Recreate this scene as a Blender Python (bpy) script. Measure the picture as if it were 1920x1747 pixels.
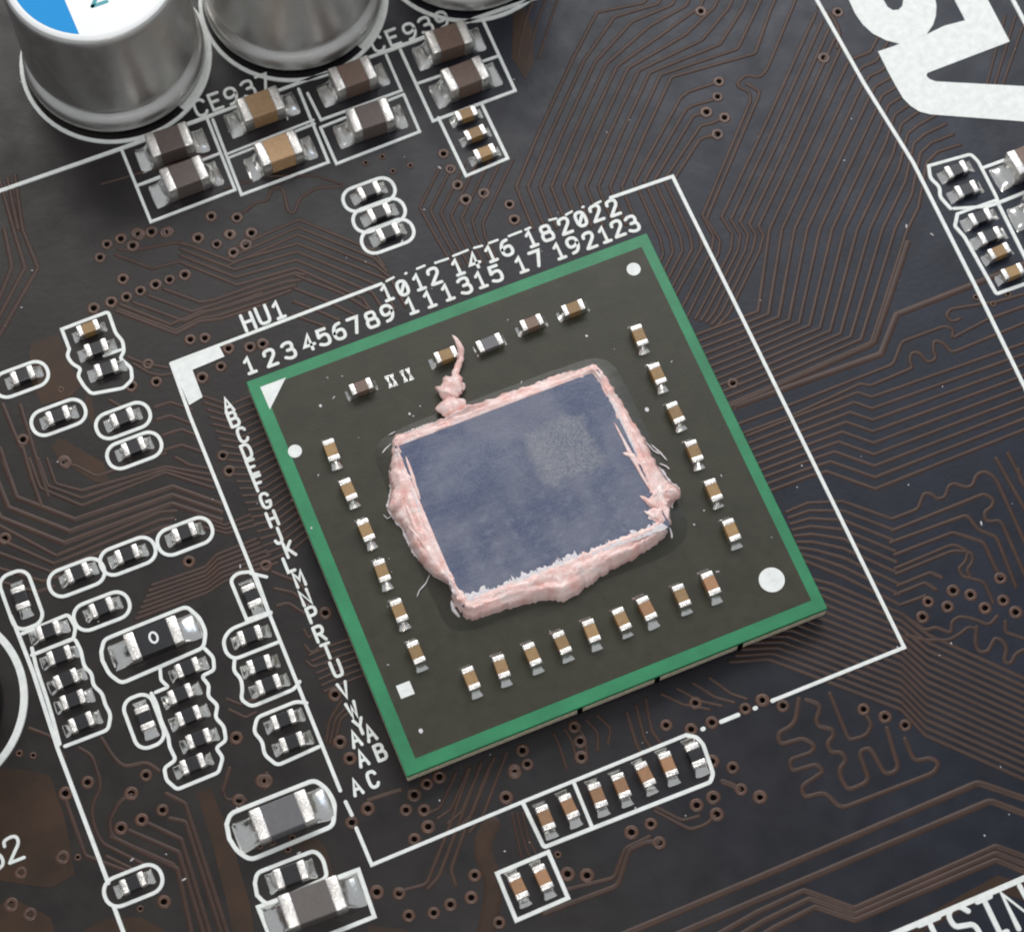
import bpy, bmesh, math, random
from mathutils import Vector, Matrix, noise
random.seed(7)
for o in list(bpy.data.objects): bpy.data.objects.remove(o)
SC = bpy.context.scene
COL = SC.collection
R = math.radians
# ------------------------------------------------------------------ camera (1 unit = 1 mm, origin = centre of the chip, z up from the board)
F = 4668.81874
RM = ((0.92415645, -0.38198152, 0.00499696), (-0.35380467, -0.86077287, -0.36591298), (0.14407325, 0.3363929, -0.93063565))
CAM = Vector((-15.707276, -34.473879, 100.660118))
cd = bpy.data.cameras.new('camera'); cam = bpy.data.objects.new('camera', cd); COL.objects.link(cam)
m = Matrix.Identity(4)
for r in range(3):
    m[r][0] = RM[0][r]; m[r][1] = -RM[1][r]; m[r][2] = -RM[2][r]; m[r][3] = CAM[r]
cam.matrix_world = m
cd.sensor_width = 36; cd.lens = F / 1920 * 36; cd.clip_start = 1; cd.clip_end = 1000
cd.dof.use_dof = True; cd.dof.focus_distance = 107; cd.dof.aperture_fstop = 0.12
SC.camera = cam
# ------------------------------------------------------------------ light
w = bpy.data.worlds.new('World'); SC.world = w; w.use_nodes = True
w.node_tree.nodes['Background'].inputs[0].default_value = (0.92, 0.96, 1.0, 1)
w.node_tree.nodes['Background'].inputs[1].default_value = 0.40
def area(name, loc, target, sx, sy, power, col):
    l = bpy.data.lights.new(name, 'AREA'); l.shape = 'RECTANGLE'; l.size = sx; l.size_y = sy; l.energy = power; l.color = col
    o = bpy.data.objects.new(name, l); COL.objects.link(o); o.location = loc
    o.rotation_euler = (Vector(target) - Vector(loc)).to_track_quat('-Z', 'Y').to_euler()
    return o
area('softbox_light', (42, 134, 148), (0, 5, 0), 170, 84, 250000, (1.0, 0.985, 0.96))
area('cool_fill_light', (95, 72, 150), (10, 0, 0), 90, 80, 26000, (0.66, 0.80, 1.0))  # unseen cool fill lamp, added to turn the board's right side bluish
area('overhead_light', (-22, -40, 190), (0, 0, 0), 24, 24, 72000, (1.0, 0.98, 0.95))
SC.view_settings.view_transform = 'Standard'; SC.view_settings.look = 'None'
SC.cycles.filter_width = 2.0
SC.view_settings.exposure = 0.0; SC.view_settings.gamma = 1.0

def P(x, y, z=0.0):
    """pixel of the 1920 wide photograph -> point of the plane at height z"""
    a, b = (x - 960) / F, (y - 873.5) / F
    d = Vector((RM[0][k] * a + RM[1][k] * b + RM[2][k] for k in range(3)))
    s = (z - CAM[2]) / d[2]
    return CAM + d * s
def P2(x, y, z=0.0):
    p = P(x, y, z); return (p[0], p[1])
# ------------------------------------------------------------------ materials
def mat(name, col, rough=0.5, metal=0.0, var=0.0, vscale=1.0, bump=0.0, bscale=8.0, spec=0.5, coat=0.0, rvar=0.0, col2=None, sss=0.0, orand=0.0):
    M = bpy.data.materials.new(name); M.use_nodes = True
    N, L = M.node_tree.nodes, M.node_tree.links
    b = N['Principled BSDF']
    b.inputs['Base Color'].default_value = (*col, 1); b.inputs['Roughness'].default_value = rough
    b.inputs['Metallic'].default_value = metal; b.inputs['Specular IOR Level'].default_value = spec
    b.inputs['Coat Weight'].default_value = coat; b.inputs['Coat Roughness'].default_value = 0.12
    if sss:
        b.inputs['Subsurface Weight'].default_value = sss; b.inputs['Subsurface Radius'].default_value = (.3, .15, .1)
    tc = N.new('ShaderNodeTexCoord'); geo = N.new('ShaderNodeNewGeometry')
    if var or col2:
        n = N.new('ShaderNodeTexNoise'); n.inputs['Scale'].default_value = vscale; n.inputs['Detail'].default_value = 5
        n.inputs['Roughness'].default_value = 0.65
        L.new(geo.outputs['Position'], n.inputs['Vector'])
        mx = N.new('ShaderNodeMix'); mx.data_type = 'RGBA'
        c2 = col2 if col2 else tuple(min(1, c * (1 + var)) for c in col)
        c1 = col if col2 else tuple(c * (1 - var) for c in col)
        mx.inputs['A'].default_value = (*c1, 1); mx.inputs['B'].default_value = (*c2, 1)
        mr = N.new('ShaderNodeMapRange'); mr.inputs['From Min'].default_value = .3; mr.inputs['From Max'].default_value = .7
        L.new(n.outputs['Fac'], mr.inputs['Value']); L.new(mr.outputs[0], mx.inputs['Factor'])
        L.new(mx.outputs['Result'], b.inputs['Base Color'])
    if orand:
        oi = N.new('ShaderNodeObjectInfo'); hs = N.new('ShaderNodeHueSaturation'); mr = N.new('ShaderNodeMapRange')
        mr.inputs['To Min'].default_value = 1 - orand; mr.inputs['To Max'].default_value = 1 + orand
        L.new(oi.outputs['Random'], mr.inputs['Value']); L.new(mr.outputs[0], hs.inputs['Value'])
        lk = b.inputs['Base Color'].links[0].from_socket if b.inputs['Base Color'].links else None
        if lk: L.new(lk, hs.inputs['Color'])
        else: hs.inputs['Color'].default_value = (*col, 1)
        L.new(hs.outputs[0], b.inputs['Base Color'])
    if rvar:
        n = N.new('ShaderNodeTexNoise'); n.inputs['Scale'].default_value = vscale * 2.3; n.inputs['Detail'].default_value = 6
        L.new(geo.outputs['Position'], n.inputs['Vector'])
        mr = N.new('ShaderNodeMapRange'); mr.inputs['From Min'].default_value = .3; mr.inputs['From Max'].default_value = .7
        mr.inputs['To Min'].default_value = max(.02, rough - rvar); mr.inputs['To Max'].default_value = rough + rvar
        L.new(n.outputs['Fac'], mr.inputs['Value']); L.new(mr.outputs[0], b.inputs['Roughness'])
    if bump:
        n = N.new('ShaderNodeTexNoise'); n.inputs['Scale'].default_value = bscale; n.inputs['Detail'].default_value = 3
        L.new(geo.outputs['Position'], n.inputs['Vector'])
        bp = N.new('ShaderNodeBump'); bp.inputs['Strength'].default_value = 1.0; bp.inputs['Distance'].default_value = bump
        L.new(n.outputs['Fac'], bp.inputs['Height']); L.new(bp.outputs[0], b.inputs['Normal'])
    return M
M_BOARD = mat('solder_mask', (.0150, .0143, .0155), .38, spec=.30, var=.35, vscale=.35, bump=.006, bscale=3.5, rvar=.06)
def tint_board():  # cool light from the right painted into the board colour, warmer to the left
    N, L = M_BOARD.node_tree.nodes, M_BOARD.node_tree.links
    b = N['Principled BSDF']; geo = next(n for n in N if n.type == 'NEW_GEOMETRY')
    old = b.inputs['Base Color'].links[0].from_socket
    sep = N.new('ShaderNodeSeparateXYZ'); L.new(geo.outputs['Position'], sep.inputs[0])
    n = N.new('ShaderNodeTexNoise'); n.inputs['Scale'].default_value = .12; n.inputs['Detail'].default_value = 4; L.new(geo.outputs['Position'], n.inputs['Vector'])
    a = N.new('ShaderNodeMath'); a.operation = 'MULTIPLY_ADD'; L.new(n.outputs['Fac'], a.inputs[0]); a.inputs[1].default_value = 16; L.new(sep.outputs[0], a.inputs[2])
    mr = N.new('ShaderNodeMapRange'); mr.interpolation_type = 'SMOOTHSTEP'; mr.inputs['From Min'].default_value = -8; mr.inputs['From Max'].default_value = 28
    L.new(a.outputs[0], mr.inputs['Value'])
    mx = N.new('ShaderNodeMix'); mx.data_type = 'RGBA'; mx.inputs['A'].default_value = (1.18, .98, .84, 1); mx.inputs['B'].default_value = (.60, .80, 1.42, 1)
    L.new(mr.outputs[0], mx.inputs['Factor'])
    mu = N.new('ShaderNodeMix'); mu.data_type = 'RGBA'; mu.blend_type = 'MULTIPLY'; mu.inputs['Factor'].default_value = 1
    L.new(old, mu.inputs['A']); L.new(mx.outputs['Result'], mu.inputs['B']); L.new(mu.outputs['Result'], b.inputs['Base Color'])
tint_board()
M_TRACE = mat('masked_copper_trace', (.054, .0285, .0205), .40, spec=.32, var=.22, vscale=.5)
M_POUR = mat('masked_copper_area', (.037, .0175, .0085), .42, spec=.3, var=.35, vscale=.5, bump=.005, bscale=4)
M_VIA = mat('via_ring', (.085, .040, .025), .34, var=.4, vscale=1.1)
M_HOLE = mat('via_hole', (.005, .0035, .003), 1.0, spec=0.0)
M_SILK = mat('white_print', (.82, .845, .82), .62, var=.10, vscale=3.0, bump=.006, bscale=16)
M_SOLDER = mat('solder', (.90, .885, .86), .21, 1.0, var=.06, vscale=6, bump=.012, bscale=4, rvar=.07)
M_TIN = mat('tin_plating', (.78, .745, .71), .34, .95, var=.16, vscale=8, bump=.018, bscale=12, rvar=.12)
M_TAN = mat('tan_ceramic', (.45, .275, .14), .5, var=.14, vscale=5, bump=.006, bscale=20, orand=.22)
M_BROWN = mat('brown_ceramic', (.175, .112, .085), .5, var=.14, vscale=5, bump=.006, bscale=20, orand=.22)
M_DKBROWN = mat('dark_brown_ceramic', (.110, .082, .072), .5, var=.14, vscale=5, bump=.006, bscale=20, orand=.22)
M_BGREY = mat('brown_grey_ceramic', (.125, .108, .100), .46, var=.12, vscale=5, bump=.005, bscale=20)
M_GREYC = mat('grey_ceramic', (.115, .110, .118), .42, var=.10, vscale=5, bump=.004, bscale=20, orand=.22)
M_OCHRE = mat('ochre_ceramic', (.33, .20, .085), .5, var=.14, vscale=6, bump=.006, bscale=20, orand=.22)
M_ORANGE = mat('orange_ceramic', (.34, .175, .085), .5, var=.14, vscale=6, bump=.006, bscale=20, orand=.22)
M_BLACK = mat('black_resistor_glaze', (.014, .014, .017), .34, var=.25, vscale=5)
M_CERWHITE = mat('resistor_ceramic', (.05, .045, .04), .6)
M_GREEN = mat('green_solder_mask', (.030, .225, .100), .36, spec=.4, var=.20, vscale=.45, bump=.003, bscale=6)
M_PANEL = mat('olive_solder_mask', (.0370, .0350, .0215), .40, spec=.33, var=.16, vscale=.8, bump=.004, bscale=8, rvar=.06)
M_UNDER = mat('underfill_resin', (.031, .0295, .019), .30, var=.2, vscale=1.0, bump=.01, bscale=2.0, spec=.4)
M_LAMI = mat('laminate_edge', (.62, .54, .40), .6, var=.3, vscale=4)
M_GOLD = mat('laminate_core', (.45, .31, .09), .5, var=.3, vscale=4)
M_PASTE = mat('pink_paste', (.80, .42, .37), .24, var=.10, vscale=1.5, bump=.03, bscale=5, sss=.12, col2=(.94, .81, .78), rvar=.08)
M_FILM = mat('paste_film', (.60, .58, .62), .5, col2=(.80, .74, .74), vscale=5, bump=.03, bscale=9)
M_ALU = mat('brushed_aluminium', (.66, .645, .625), .38, .90, var=.07, vscale=.8, bump=.004, bscale=3, rvar=.05)
def brush(M):
    N, L = M.node_tree.nodes, M.node_tree.links; geo = next(n for n in N if n.type == 'NEW_GEOMETRY')
    mp = N.new('ShaderNodeMapping'); mp.inputs['Scale'].default_value = (5, 5, .3); L.new(geo.outputs['Position'], mp.inputs['Vector'])
    for n in N:
        if n.type == 'TEX_NOISE' and any(l.to_node.type == 'BUMP' for l in n.outputs['Fac'].links): L.new(mp.outputs[0], n.inputs['Vector']); n.inputs['Scale'].default_value = 1.4
brush(M_ALU)
M_LABEL = mat('white_lacquer', (.86, .87, .87), .35)
M_BLUE = mat('blue_print', (.0, .27, .66), .5, spec=.25)
M_TEAL = mat('teal_print', (.03, .30, .36), .4)
M_RUBBER = mat('black_rubber', (.012, .012, .012), .55)
M_SLEEVE = mat('black_sleeve', (.010, .012, .013), .22, var=.3, vscale=1)
M_BALL = mat('solder_ball', (.45, .44, .42), .4, 1.0)

def die_material():
    M = bpy.data.materials.new('silicon_with_paste_film'); M.use_nodes = True
    N, L = M.node_tree.nodes, M.node_tree.links
    b = N['Principled BSDF']; b.inputs['Roughness'].default_value = .22
    geo = N.new('ShaderNodeNewGeometry')
    def nz(scale, detail=6, rough=.6):
        n = N.new('ShaderNodeTexNoise'); n.inputs['Scale'].default_value = scale; n.inputs['Detail'].default_value = detail
        n.inputs['Roughness'].default_value = rough; L.new(geo.outputs['Position'], n.inputs['Vector']); return n.outputs['Fac']
    def mapr(v, a, c, d=0., e=1., smooth=True):
        r = N.new('ShaderNodeMapRange'); r.inputs['From Min'].default_value = a; r.inputs['From Max'].default_value = c
        r.inputs['To Min'].default_value = d; r.inputs['To Max'].default_value = e
        if smooth: r.interpolation_type = 'SMOOTHSTEP'
        L.new(v, r.inputs['Value']); return r.outputs[0]
    def math2(op, a, c):
        n = N.new('ShaderNodeMath'); n.operation = op
        for k, v in ((0, a), (1, c)):
            if isinstance(v, (int, float)): n.inputs[k].default_value = v
            else: L.new(v, n.inputs[k])
        return n.outputs[0]
    def mix(f, a, c):
        n = N.new('ShaderNodeMix'); n.data_type = 'RGBA'
        L.new(f, n.inputs['Factor'])
        for k, v in (('A', a), ('B', c)):
            if isinstance(v, tuple): n.inputs[k].default_value = (*v, 1)
            else: L.new(v, n.inputs[k])
        return n.outputs['Result']
    sep = N.new('ShaderNodeSeparateXYZ'); L.new(geo.outputs['Position'], sep.inputs[0])
    X, Y = sep.outputs[0], sep.outputs[1]
    jit = mapr(nz(2.2), .3, .7, -.22, .22, False)
    Xj, Yj = math2('ADD', X, jit), math2('ADD', Y, jit)
    def box(x0, x1, y0, y1, s=.18):
        a = math2('MULTIPLY', mapr(Xj, x0 - s, x0 + s), mapr(Xj, x1 - s, x1 + s, 1, 0))
        c = math2('MULTIPLY', mapr(Yj, y0 - s, y0 + s), mapr(Yj, y1 - s, y1 + s, 1, 0))
        return math2('MULTIPLY', a, c)
    base = mix(mapr(nz(.45, 4), .34, .66), (.072, .088, .158), (.150, .160, .215))
    base = mix(math2('MULTIPLY', mapr(nz(14, 8, .7), .42, .66), .26), base, (.27, .29, .37))
    grain = mapr(nz(11, 8, .8), .36, .60)
    mp = N.new('ShaderNodeMapping'); mp.inputs['Scale'].default_value = (.7, 5.5, 1); mp.inputs['Rotation'].default_value = (0, 0, .12); L.new(geo.outputs['Position'], mp.inputs['Vector'])
    ns = N.new('ShaderNodeTexNoise'); ns.inputs['Scale'].default_value = 1.3; ns.inputs['Detail'].default_value = 6; ns.inputs['Roughness'].default_value = .7; L.new(mp.outputs[0], ns.inputs['Vector'])
    base = mix(math2('MULTIPLY', mapr(ns.outputs['Fac'], .48, .72), .20), base, (.29, .30, .36))
    base = mix(math2('MULTIPLY', box(.55, 3.25, -.25, 2.35, .26), math2('MULTIPLY', grain, .60)), base, (.35, .35, .345))
    base = mix(math2('MULTIPLY', box(-3.9, .15, .9, 3.2, .4), math2('MULTIPLY', grain, .20)), base, (.31, .33, .40))
    row = mapr(math2('SINE', math2('MULTIPLY', Yj, 9.5), 0), .1, .9)
    row2 = mapr(math2('SINE', math2('MULTIPLY', Xj, 7.0), 0), -.2, .9)
    base = mix(math2('MULTIPLY', box(-3.6, 3.8, -3.3, -.4), math2('MULTIPLY', math2('MULTIPLY', row, row2), .15)), base, (.33, .35, .42))
    L.new(base, b.inputs['Base Color'])
    bp = N.new('ShaderNodeBump'); bp.inputs['Distance'].default_value = .007; bp.inputs['Strength'].default_value = 1
    L.new(nz(10, 6), bp.inputs['Height']); L.new(bp.outputs[0], b.inputs['Normal'])
    return M
M_DIE = die_material()
# ------------------------------------------------------------------ object helpers
def mesh(name, V, Fc, m, smooth=False):
    me = bpy.data.meshes.new(name); me.from_pydata([tuple(v) for v in V], [], Fc)
    ms = m if isinstance(m, (list, tuple)) else [m]
    for x in ms: me.materials.append(x)
    if smooth: me.polygons.foreach_set('use_smooth', [True] * len(me.polygons))
    me.update(); return me
def link(name, data, parent=None, loc=(0, 0, 0), rotz=0.0, flip=False):
    o = bpy.data.objects.new(name, data); COL.objects.link(o); o.location = loc; o.rotation_euler = (0, 0, rotz)
    if parent is not None: o.parent = parent
    return o
def tag(o, label, cat, group=None):
    o['label'] = label; o['category'] = cat
    if group: o['group'] = group
    return o
def thing(name, label, cat, loc=(0, 0, 0), rotz=0.0, group=None):
    return tag(link(name, None, None, loc, rotz), label, cat, group)
def from_bm(name, bm, m, smooth=False):
    me = bpy.data.meshes.new(name); bm.to_mesh(me); bm.free()
    for x in (m if isinstance(m, (list, tuple)) else [m]): me.materials.append(x)
    if smooth: me.polygons.foreach_set('use_smooth', [True] * len(me.polygons))
    return me
def rbox(name, lo, hi, m, bev=.03, seg=2, smooth=True):
    bm = bmesh.new(); bmesh.ops.create_cube(bm, size=1)
    for v in bm.verts:
        for k in range(3): v.co[k] = lo[k] + (v.co[k] + .5) * (hi[k] - lo[k])
    if bev: bmesh.ops.bevel(bm, geom=bm.edges[:], offset=bev, segments=seg, affect='EDGES', profile=.5)
    me = from_bm(name, bm, m, False)
    return me
def lathe(name, prof, m, n=72, cap=True, smooth=True, mats=None):
    V, Fc = [], []
    for r, z in prof:
        for k in range(n):
            a = 2 * math.pi * k / n; V.append((r * math.cos(a), r * math.sin(a), z))
    for i in range(len(prof) - 1):
        for k in range(n):
            Fc.append((i * n + k, i * n + (k + 1) % n, (i + 1) * n + (k + 1) % n, (i + 1) * n + k))
    if cap: Fc.append(tuple((len(prof) - 1) * n + k for k in range(n)))
    return mesh(name, V, Fc, m, smooth)

# ------------------------------------------------------------------ ribbons (traces, printed lines)
def clean(pts):
    out = [Vector(pts[0])]
    for p in pts[1:]:
        if (Vector(p) - out[-1]).length > 1e-4: out.append(Vector(p))
    return out
def fillet(pts, r):
    if r <= 0 or len(pts) < 3: return pts
    out = [pts[0]]
    for i in range(1, len(pts) - 1):
        a, b, c = pts[i - 1], pts[i], pts[i + 1]
        d1, d2 = (a - b), (c - b); t = min(r, d1.length * .48, d2.length * .48)
        s, e = b + d1.normalized() * t, b + d2.normalized() * t
        for k in range(5):
            u = k / 4; out.append(s * (1 - u) ** 2 + b * 2 * u * (1 - u) + e * u * u)
    out.append(pts[-1]); return clean(out)
def ribbon_geo(V, Fc, pts, prof, closed=False, rnd=True):
    """prof: list of (offset, z) from -w to +w"""
    pts = clean(pts); n = len(pts)
    if closed and (pts[0] - pts[-1]).length < 1e-4: pts = pts[:-1]; n -= 1
    if n < 2: return
    m_ = len(prof); base = len(V)
    for i in range(n):
        p = pts[i]
        pa = pts[i - 1] if (i > 0 or closed) else None
        pb = pts[(i + 1) % n] if (i < n - 1 or closed) else None
        d1 = (p - pa).normalized() if pa is not None else None
        d2 = (pb - p).normalized() if pb is not None else None
        if d1 is None: d1 = d2
        if d2 is None: d2 = d1
        t = d1 + d2
        t = d1 if t.length < 1e-3 else t.normalized()
        nrm = Vector((-t.y, t.x)); c = max(.55, nrm.dot(Vector((-d1.y, d1.x)))); s = 1 / c
        for o, z in prof: V.append((p.x + nrm.x * o * s, p.y + nrm.y * o * s, z))
    for i in range(n if closed else n - 1):
        a, b = base + i * m_, base + ((i + 1) % n) * m_
        for k in range(m_ - 1): Fc.append((a + k, b + k, b + k + 1, a + k + 1)[::-1])
    if closed or not rnd: return
    half = [q for q in prof if q[0] > 0]        # right half, inner to outer
    for end in (0, n - 1):
        p = pts[end]; d = (pts[1] - pts[0]).normalized() if end == 0 else (pts[-2] - pts[-1]).normalized()
        d = -d; a0 = math.atan2(d.y, d.x); k0 = len(V); S = 6
        for s in range(S + 1):
            a = a0 - math.pi / 2 + math.pi * s / S
            for o, z in half: V.append((p.x + math.cos(a) * o, p.y + math.sin(a) * o, z))
        h = len(half)
        for s in range(S):
            for k in range(h - 1): Fc.append((k0 + s * h + k, k0 + s * h + k + 1, k0 + (s + 1) * h + k + 1, k0 + (s + 1) * h + k))
        Fc.append(tuple(k0 + s * h for s in range(S + 1)))
_zj = [0]
def silk_prof(wd):
    _zj[0] = (_zj[0] + 1) % 17
    z = .052 + .0013 * _zj[0]; h = wd / 2
    return [(-h, .0), (-h * .86, z), (h * .86, z), (h, .0)]
def trace_prof(wd, hz=.034):
    h = wd / 2 * 1.55
    return [(-h * 1.45, -.003), (-h * 1.15, hz * .45), (-h * .7, hz * .93), (0, hz), (h * .7, hz * .93), (h * 1.15, hz * .45), (h * 1.45, -.003)]

# ------------------------------------------------------------------ the board
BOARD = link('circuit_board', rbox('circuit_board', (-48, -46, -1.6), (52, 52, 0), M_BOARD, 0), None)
tag(BOARD, 'dark motherboard with fine copper traces and white printing, everything is soldered onto it', 'circuit board')

def trace(pts, wd=.085, r=0.0, m=None, hz=.034):
    V, Fc = [], []; ribbon_geo(V, Fc, fillet([Vector(p) for p in pts], r), trace_prof(wd, hz), rnd=True)
    return link('trace', mesh('trace', V, Fc, m or M_TRACE, True), BOARD)
TILE = 3.84
def tp(x0, y0, s):
    """'u,v u,v ...' read off an enlarged crop whose corner is (x0, y0)"""
    return [(x0 + float(a.split(',')[0]) / TILE, y0 + float(a.split(',')[1]) / TILE) for a in s.split()]
def px(s): return [tuple(float(c) for c in a.split(',')) for a in s.split()]
def T(pts, wd=.085, r=0.0, **k): trace([P2(*p) for p in pts], wd, r, **k)
def bundle(A, B, n, wd=.085, r=0.0, jit=0.0):
    A, B = px(A), px(B)
    for i in range(n):
        t = i / (n - 1)
        T([((1 - t) * a[0] + t * b[0] + random.uniform(-jit, jit), (1 - t) * a[1] + t * b[1]) for a, b in zip(A, B)], wd, r)
_vm = None
def via(x, y, s=1.0):
    global _vm
    if _vm is None:
        n = 20; prof = [(.295, -.003), (.275, .026), (.235, .038), (.16, .036), (.125, .024), (.108, .004)]
        _vm = lathe('via', prof, [M_VIA, M_HOLE], n, True, True)
        for p in _vm.polygons[-(n + 1):]: p.material_index = 1
    p = P(x, y); o = link('via', _vm, BOARD, (p.x, p.y, 0)); o.scale = (s, s, 1)
    return o
def pour(s, z=.014):
    pts = [P2(*p) for p in px(s)]
    n = len(pts)
    V = [(x, y, z) for x, y in pts] + [(x, y, -.003) for x, y in pts]; Fc = [tuple(range(n))] + [(i, (i + 1) % n, n + (i + 1) % n, n + i) for i in range(n)]
    me = mesh('copper_area', V, Fc, M_POUR); bm = bmesh.new(); bm.from_mesh(me); bmesh.ops.recalc_face_normals(bm, faces=bm.faces[:])
    if bm.faces and bm.faces[0].normal.z < 0: bmesh.ops.reverse_faces(bm, faces=bm.faces[:])
    bm.to_mesh(me); bm.free()
    return link('copper_area', me, BOARD)
# ---- copper areas under the mask
for s in ('-60,1440 40,1442 92,1452 118,1520 130,1575 140,1640 95,1664 60,1660 -60,1640',
          '150,1800 158,1742 200,1722 262,1718 312,1745 330,1800',
          '368,1484 394,1476 430,1560 470,1700 486,1800 448,1800 425,1690 395,1570',
          '55,660 60,645 108,626 122,655 140,700 158,722 130,745 80,760 60,720',
          '97,838 112,820 195,868 205,905 180,905 110,860',
          '160,735 172,745 180,790 175,800 160,770',
          '-60,1700 40,1690 95,1720 120,1800 -60,1800',
          '1640,1768 1870,1640 1960,1668 1960,1700 1870,1672 1690,1768',
          '540,1580 595,1570 612,1590 625,1640 606,1648 600,1610',
          '962,20 985,16 1000,60 1000,120 985,150 960,110',
          '690,1735 760,1742 790,1760 790,1800 700,1800'):
    pour(s)
# ---- trace bundles, from the top left round to the bottom right
B = bundle
B('8,430 22,500 0,556 -40,640', '42,430 71,502 -2,630 -60,760', 3, .11)
B('0,340 25,430', '28,330 42,430', 3, .11)
T(px('190,345 285,318 420,285'), .06); T(px('455,400 480,380 500,378 512,350 530,352 540,398 552,400 562,372 596,352 640,350'), .08, .25)
T(px('420,355 500,330 590,330 640,345'), .06)
B('340,455 437,492 558,457 735,528 760,575', '338,492 445,535 555,503 680,560 700,590', 4, .085)
B('555,517 640,550 690,580', '548,590 575,600 610,612', 4, .085)
B('307,542 375,567 400,563 500,528 555,512 570,516', '222,580 330,620 375,597 410,592 500,562 545,545 560,548', 4, .09)
B('225,571 320,609 375,585 410,580 490,550', '217,583 330,626 375,603 415,598 500,570', 2, .09)
T(px('216,478 285,504 338,490'), .08); T(px('222,468 250,470 330,455 350,460'), .08)
B('430,470 560,412 700,470 720,500', '425,500 558,440 705,500 730,520', 3, .085)
B('826,312 787,390 816,443 850,500', '962,300 905,420 910,446 935,490', 7, .075, .1)
# top, the great sweep towards the upper right
B('968,351 1010,250 1075,109 1119,24 1208,6 1240,-60', '1166,351 1210,250 1259,145 1416,101 1444,22 1480,-60', 10, .09, .12)
B('968,351 983,390 1000,430', '1166,351 1181,390 1196,420', 10, .085)
for s in ('1190,341 1276,184 1292,172 1342,156', '1208,341 1286,206 1300,198 1336,188', '1226,341 1300,218 1318,213', '1245,339 1314,236 1334,232 1352,224', '1264,337 1312,262 1322,258 1340,254'): T(px(s), .09, .1)
for s in ('1317,405 1408,188 1405,172 1387,166 1382,157 1397,141 1425,146 1439,130 1500,-20', '1325,411 1423,180 1424,172 1400,158'): T(px(s), .085, .25)
B('1353,408 1444,215 1530,25', '1422,426 1482,300 1578,88', 5, .09)
B('1000,0 985,40 970,110', '1045,0 1030,45 1010,110', 3, .06)
# upper right bundle, crosses the long printed line
B('1443,430 1590,118 1606,108 1632,98 1652,60', '1702,430 1722,390 1738,305 1758,285 1800,272 1880,246', 12, .09, .1)
B('1443,430 1422,584 1375,602 1296,632', '1702,430 1634,642 1420,735 1366,758', 12, .09)
T(px('1702,455 1640,640 1628,648 1420,740 1370,762'), .15)
B('1850,160 1885,30', '1880,160 1925,30', 3, .07)
T(px('1535,15 1560,30 1575,60 1570,90'), .1, .3)
# between chip and printed frame, right side
# right middle
B('1190,341 1212,390 1238,448 1244,476 1228,512 1222,526', '1264,337 1290,390 1312,438 1316,465 1272,545 1262,562', 5, .085, .1)
B('1317,405 1338,444 1335,468 1284,568 1276,582', '1325,411 1350,452 1347,476 1296,580 1288,596', 2, .085, .1)
B('1353,408 1374,441 1370,470 1312,584 1304,598', '1422,426 1432,442 1424,472 1366,590 1345,612', 5, .085, .1)
T(px('1960,480 1808,540 1681,590 1652,664 1420,747 1378,762'), .15)
T(px('1786,632 1788,618 1772,611 1691,641 1675,683 1480,760 1385,795'), .09, .2)
T(px('1960,560 1850,600 1790,632'), .09)
T(px('1960,540 1870,566 1780,580 1774,594 1785,604 1800,598'), .09, .2)
T(px('1960,590 1847,636 1784,662 1768,642 1751,638 1750,660 1756,672 1741,681 1722,660 1708,662 1706,680 1711,690 1631,724 1615,719 1490,777 1395,812'), .09, .25)
B('1960,630 1634,745 1608,736 1446,800 1400,818', '1960,790 1641,917 1550,884 1520,892 1440,922', 9, .09)
T(px('1673,973 1722,954 1727,938 1733,924 1748,926 1757,936 1773,932 1778,912 1788,906 1812,914 1824,910 1830,890 1848,883 1866,895 1960,1100'), .09, .25)
T(px('1673,995 1847,925 1864,938 1860,950 1845,960 1848,975 1858,978 1876,975 1925,1085'), .09, .25)
T(px('1670,1017 1813,965 1834,993 1868,1006 1905,1100'), .09, .2)
T(px('1678,1040 1787,998 1844,1016 1868,1068 1876,1080'), .09, .15)
T(px('1678,1066 1787,1020 1815,1032 1812,1052 1797,1065 1803,1080 1845,1090 1862,1130'), .08, .25)
T(px('1680,1076 1787,1032 1822,1035 1825,1052 1812,1070 1820,1082'), .08, .25)
T(px('1683,1098 1745,1073 1765,1082'), .085, .1); T(px('1678,1115 1735,1092 1755,1105'), .085, .1); T(px('1688,1134 1735,1117'), .085)
B('1673,973 1580,940 1515,943 1475,960', '1688,1134 1580,1080 1530,1060 1505,1050', 9, .085)
B('1868,860 1925,960', '1890,850 1960,985', 2, .09)
T(px('1910,880 1912,900 1960,960'), .09, .2)
T(px('1690,1150 1735,1182 1755,1175 1784,1188 1784,1165 1800,1155 1825,1160 1855,1172 1870,1155'), .085, .2)
T(px('1700,1190 1735,1200 1780,1200 1805,1185 1815,1175 1830,1178'), .085, .2)
T(px('1832,1175 1828,1205 1835,1222 1852,1222 1866,1195 1880,1200 1888,1215 1882,1240 1895,1245 1905,1225 1920,1218'), .09, .25)
T(px('1885,1165 1885,1185 1960,1210'), .085, .1)
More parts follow.
